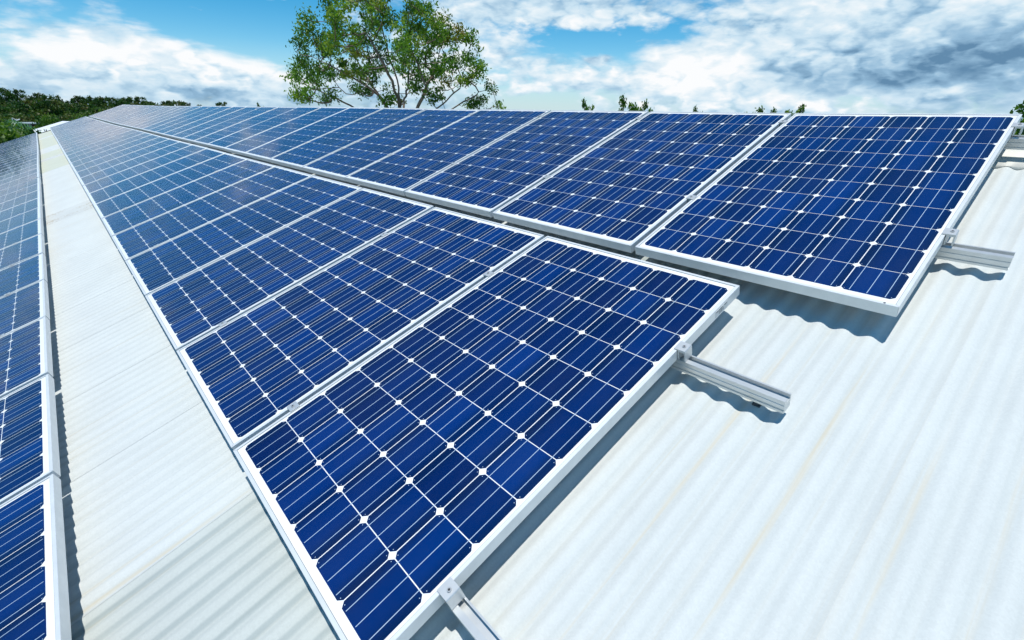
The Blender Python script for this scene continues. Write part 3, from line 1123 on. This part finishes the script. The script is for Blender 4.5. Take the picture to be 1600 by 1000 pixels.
# tree prototypes for the wood
rng = np.random.default_rng(5)
random.seed(21)
def make_tree(name, h, spread, nclump, rcl, per_, lsize, mat, bark, base_frac, tone, style='gum'):
    pts, rad = [], []
    for i in range(nclump):
        for _ in range(30):
            u = rng.random()
            z = h * (base_frac + (1 - base_frac) * u)
            if style == 'gum':
                wmax = spread * (0.45 + 0.75 * math.sin(math.pi * min(0.95, 0.15 + 0.75 * u)))
            else:
                wmax = spread * math.sqrt(max(0.05, 1 - (2 * u - 0.9) ** 2))
            a = rng.uniform(0, 2 * math.pi)
            r = wmax * math.sqrt(rng.random())
            q = np.array([r * math.cos(a), r * math.sin(a), z])
            if all(np.linalg.norm(q - p_) > rcl * 0.8 for p_ in pts):
                break
        pts.append(q)
        rad.append(rcl * rng.uniform(0.6, 1.25))
    trunk = [np.array([0.1 * math.sin(i), 0.1 * math.cos(i), h * (base_frac * 0.95) * i / 5 - (0.3 if i == 0 else 0)]) for i in range(6)]
    limbs = []
    for k in range(5):
        a = k * 2.4
        e = np.array([spread * 0.55 * math.cos(a), spread * 0.55 * math.sin(a), h * (0.65 + 0.06 * k)])
        limbs.append([trunk[-1], (trunk[-1] + e) / 2 + np.array([0, 0, 0.2]), e])
    ln = grow(trunk, limbs, pts, 0.03 * h / 9, 2.2)
    tm = limbs_mesh(ln, bark, name + '_trunk', 6)
    rad = np.array(rad)
    tn = np.clip(tone + 0.22 * rng.normal(size=len(pts)), 0, 1)
    pr_ = np.maximum(20, (rad / rcl) ** 2 * per_).astype(int)
    cm = leaf_cloud(np.array(pts), rad, tn, pr_, lsize, mat, name + '_crown', 0.7, 0.32)
    return tm, cm


PROTO = [make_tree('wood_a', 10, 3.6, 46, 1.15, 150, 0.42, M_LEAFD, M_BARKD, 0.30, 0.35),
         make_tree('wood_b', 11, 3.0, 40, 1.05, 150, 0.42, M_LEAFD, M_BARKD, 0.38, 0.25),
         make_tree('wood_c', 8.5, 3.9, 44, 1.2, 150, 0.42, M_LEAFD, M_BARKD, 0.22, 0.5),
         make_tree('wood_d', 9, 2.6, 26, 0.8, 110, 0.36, M_LEAFD, M_BARKD, 0.45, 0.3),
         make_tree('bush', 4.0, 2.4, 40, 0.75, 330, 0.15, M_LEAFB, M_BARKD, 0.12, 0.45, 'bush'),
         make_tree('wispy', 9, 1.6, 13, 0.55, 70, 0.28, M_LEAF, M_BARKD, 0.62, 0.5),
         make_tree('lime', 9, 2.6, 44, 0.8, 260, 0.20, M_LEAFB, M_BARKD, 0.3, 0.6, 'bush')]


TOPS = [float(np.percentile([v_.co.z for v_ in pr_[1].vertices], 99.3)) for pr_ in PROTO]


def tree(name, proto, brg, dist, top_el, label, group=None, width=1.0, rot=None):
    """a tree at a bearing and distance from where one stands, tall enough for its top to show at that elevation"""
    a = math.radians(138 - brg)
    x, y = EYE.x + dist * math.cos(a), EYE.y + dist * math.sin(a)
    z0 = ground_z(x, y)
    h = TOPS[proto]
    top = EYE.z + dist * math.tan(math.radians(top_el))
    s_ = max(0.2, (top - z0) / h)
    mw = Matrix.Translation((x, y, z0)) @ Matrix.Rotation(rot if rot is not None else random.uniform(0, 6.28), 4, 'Z') @ Matrix.Diagonal((s_ * width, s_ * width, s_, 1))
    e = empty(name, mw, label, 'tree' if proto != 4 else 'bush', group)
    link('trunk', PROTO[proto][0], e)
    link('crown', PROTO[proto][1], e)
    return e


FOREST = 'dark gum trees in the wood past the far gable'
FL = {0: 'dark green rounded gum tree in the wood past the far gable', 1: 'tall dark gum tree in the wood past the far gable', 2: 'olive brown spreading tree in the wood past the far gable', 3: 'thin topped tree in the wood past the far gable'}
SKYLINE = [(-43.7, 0.97, 1), (-42.9, 0.92, 0), (-41.7, 0.72, 0), (-41.0, 0.58, 2), (-40.0, 0.22, 0), (-39.3, 0.60, 1), (-38.6, 0.60, 2), (-38.0, 0.50, 0), (-37.4, 0.57, 2), (-36.7, 0.57, 0), (-36.0, 0.58, 1), (-35.2, 0.70, 0), (-34.6, 0.38, 2), (-33.1, 0.45, 0), (-32.5, 0.45, 2), (-31.7, 0.38, 0), (-30.5, 0.20, 3), (-28.8, 0.50, 3), (-44.6, 0.95, 0), (-45.6, 0.85, 2)]
k_ = {}
spots = [(a_, random.uniform(205, 240), e_, q_) for a_, e_, q_ in SKYLINE]
for i in range(14):
    spots.append((-46.0 + i * 0.98, random.uniform(140, 165), random.uniform(-0.25, 0.25), (2, 0, 1, 0)[i % 4]))
for i in range(10):
    spots.append((-46.3 + i * 1.05, random.uniform(92, 110), random.uniform(-1.05, -0.65), (0, 2)[i % 2]))
for br, d_, e_, pr_ in spots:
    ring = 'skyline' if d_ > 200 else ('middle' if d_ > 130 else 'front')
    lab = {'skyline': ('dark round gum on the skyline of the far wood', 'tall dark gum on the skyline of the far wood', 'olive brown spreading gum on the skyline of the far wood', 'thin topped gum on the skyline of the far wood'),
           'middle': ('dense round tree halfway up the far wood', 'tall dense tree halfway up the far wood', 'olive green tree halfway up the far wood', ''),
           'front': ('bright green tree at the foot of the far wood', '', 'broad leafy tree at the foot of the far wood', '')}[ring][pr_]
    tree('forest_tree', pr_, br, d_, e_, lab, lab.replace(' on the', 's on the').replace(' halfway', 's halfway').replace(' at the', 's at the'), random.uniform(0.62, 1.0) if ring == 'skyline' else random.uniform(1.0, 1.3))

tree('treetop', 5, -25.4, 90, 0.50, 'tiny thin treetop left of the big gum, just over the ridge', None, 0.39)
tree('treetop', 5, 8.2, 55, 1.66, 'small wispy treetop over the ridge right of the big gum', None, 0.43, 0.4)
tree('treetop', 5, 12.3, 48, 2.05, 'taller loose treetop over the ridge, near the middle right', None, 0.56, 1.0)
tree('treetop', 5, 13.8, 49, 1.62, 'lower side of the loose treetop pair over the ridge', None, 0.45, 2.2)
tree('treetop', 5, 19.3, 70, 1.22, 'small round treetop peeping over the ridge, centre right', None, 0.39)
tree('treetop', 5, 24.6, 70, 1.22, 'low green treetop over the ridge, second left of the nearest upper panel', None, 0.70)
tree('treetop', 5, 26.2, 72, 1.16, 'lowest green treetop over the ridge just left of the nearest upper panel', None, 0.55)
tree('treetop', 5, 28.0, 60, 1.50, 'dark tufted treetop over the joint beside the nearest upper panel', None, 0.58)
tree('bushy_tree', 6, 45.2, 26, 1.75, 'yellow green bushy tree at the right edge beyond the ridge cap', None, 0.9)

# ------------------------------------------------------------------ neighbours past the far gable
M_WROOF = simple('white_metal_roof', (0.78, 0.80, 0.80), 0.5, 0, 0.4, 0.03, 1.0)
M_GREENW = simple('dark_green_wall', (0.010, 0.060, 0.045), 0.6, 0, 0.3, 0.1, 1.5)
M_WIN = simple('window_glass_dark', (0.03, 0.04, 0.06), 0.1, 0, 0.6)
M_BROWN = simple('brown_panel', (0.09, 0.03, 0.025), 0.7)
M_WHITE = simple('white_trim', (0.72, 0.74, 0.74), 0.5)
M_GREYW = simple('grey_lining', (0.30, 0.36, 0.38), 0.7)


def at(brg, el, dist):
    a = math.radians(138 - brg)
    return Vector((EYE.x + dist * math.cos(a), EYE.y + dist * math.sin(a), EYE.z + dist * math.tan(math.radians(el))))


# white roofed shed
c = at(-40.3, -1.75, 56)
e = empty('white_shed', Matrix.Translation((c.x, c.y, -6.6)) @ Matrix.Rotation(math.radians(3), 4, 'Z'), 'small shed with bright white metal roof past the far gable', 'building')
zt = c.z + 6.6
mb = MB()
mb.sweep([[(x, y, z) for y, z in ((-2.2, zt - 0.42), (0.0, zt + 0.33), (2.9, zt + 0.25), (2.9, zt + 0.18), (0.0, zt + 0.26), (-2.2, zt - 0.49))] for x in (-5, 5)])
link('roof', mb.mesh('roof', M_WROOF), e)
mb = MB().box(-4.7, 4.7, -1.4, 2.6, 0.0, zt - 0.46)
link('wall', mb.mesh('wall', M_GREYW), e)
mb = MB().box(5.003, 5.05, -0.2, 2.92, zt + 0.10, zt + 0.17)
link('fascia', mb.mesh('fascia', M_BROWN), e)

# green house with a veranda window band
c = at(-42.95, -1.86, 88)
e = empty('green_house', Matrix.Translation((c.x, c.y, -6.6)) @ Matrix.Rotation(math.radians(2), 4, 'Z'), 'low dark green house with a shaded window band and white post', 'building')
zt = c.z + 6.6
link('wall', MB().box(-6, 0.0, -1.15, 1.40, 0, zt - 0.02).mesh('wall', M_GREENW), e)
link('upper_wall', MB().box(-6, -0.4, -1.05, 1.25, zt - 0.02, zt + 0.50).mesh('upper_wall', M_GREYW), e)
for y0_, y1_ in ((-0.95, -0.48), (-0.42, 0.05)):
    wn = link('window', MB().box(-0.398, -0.36, y0_, y1_, zt + 0.08, zt + 0.44).mesh('window', M_WHITE), e)
    link('pane', MB().box(-0.36, -0.35, y0_ + 0.04, y1_ - 0.04, zt + 0.11, zt + 0.41).mesh('pane', M_WIN), wn)
link('door', MB().box(-0.398, -0.35, 0.50, 1.15, zt - 0.01, zt + 0.44).mesh('door', M_BROWN), e)
link('roof', MB().box(-6.2, 0.1, -1.20, 1.45, zt + 0.503, zt + 0.56).mesh('roof', M_GREYW), e)
link('ledge', MB().box(0.002, 0.35, -1.2, 1.35, zt - 0.06, zt + 0.02).mesh('ledge', M_GREYW), e)
link('post', MB().box(0.05, 0.17, -0.60, -0.45, 0, zt - 0.065).mesh('post', M_WHITE), e)
link('post', MB().box(-0.34, -0.24, 0.22, 0.34, zt + 0.021, zt + 0.50).mesh('post', M_WHITE), e)
mb = MB()
mb.tube([(-1.0, -1.15, zt + 0.56), (-1.0, -1.05, zt + 1.15), (-1.0, -0.75, zt + 0.88), (-1.0, -0.42, zt + 1.0)], [0.07] * 4, 6)
link('vent_pipe', mb.mesh('vent_pipe', M_WHITE), e)


# palm and shrubs in front of the house
def palm(brg, dist, top_el, label):
    q = at(brg, top_el, dist)
    gz_ = ground_z(q.x, q.y)
    h = q.z - gz_ - 0.6
    e_ = empty('palm_tree', Matrix.Translation((q.x, q.y, gz_)), label, 'palm')
    mb_ = MB().tube([(0.05 * i, 0.03 * i, h * i / 6) for i in range(7)], [0.16 - 0.012 * i for i in range(7)], 8)
    link('trunk', mb_.mesh('palm_trunk', M_BARKD, True), e_)
    for k in range(15):
        a = k * 2.4 + 0.3
        ln_ = 1.9 + 0.3 * math.sin(k * 3)
        up_ = 0.9 - 0.10 * k
        mbf = MB()
        prev = None
        for s_ in range(1, 13):
            u = s_ / 12
            r_ = ln_ * u * (1 - 0.15 * u)
            z_ = h + ln_ * (up_ * u - 0.9 * u * u) + 0.05
            pnt = Vector((0.3 + r_ * math.cos(a), 0.18 + r_ * math.sin(a), z_))
            if prev is not None:
                d_ = (pnt - prev).normalized()
                sd = d_.cross(Vector((0, 0, 1))).normalized()
                wl = 0.50 * math.sin(math.pi * min(0.97, 0.12 + 0.85 * u))
                for sg in (-1, 1):
                    tip = pnt + sd * sg * wl + Vector((0, 0, -0.35 * wl)) + d_ * 0.25 * wl
                    mbf.quad(tuple(prev), tuple(prev + d_ * 0.07), tuple(tip), tuple(tip - d_ * 0.02))
            prev = pnt
        link('frond', mbf.mesh('frond', M_FROND), e_)


M_FROND = simple('palm_green', (0.05, 0.16, 0.03), 0.45, 0, 0.4, 0.2, 3.0)
palm(-44.3, 44, -1.0, 'green palm with arching fronds at the left edge before the wood')
palm(-43.75, 60, -1.45, 'smaller palm beside the dark green house')
for i, (br, d_, e_, wd) in enumerate(((-45.6, 41, -1.9, 0.9), (-44.6, 39, -2.25, 0.8), (-43.7, 42, -2.45, 0.6), (-46.5, 40, -1.6, 1.0), (-42.1, 84, -2.0, 0.3), (-39.5, 78, -1.10, 0.8), (-41.3, 80, -1.15, 0.7), (-38.2, 76, -0.9, 0.9))):
    tree('shrub', 4, br, d_, e_, ('leafy shrub at the left edge below the palm', 'bright shrub at the left edge just above the lower row', 'shrub between the palm and the dark green house', 'tall shrub partly cut by the left edge', 'small shrub by the corner of the dark green house', 'bright green shrub behind the white shed roof', 'low green shrub left of the white shed roof', 'green shrub behind the far end of the middle row')[i], None, wd)
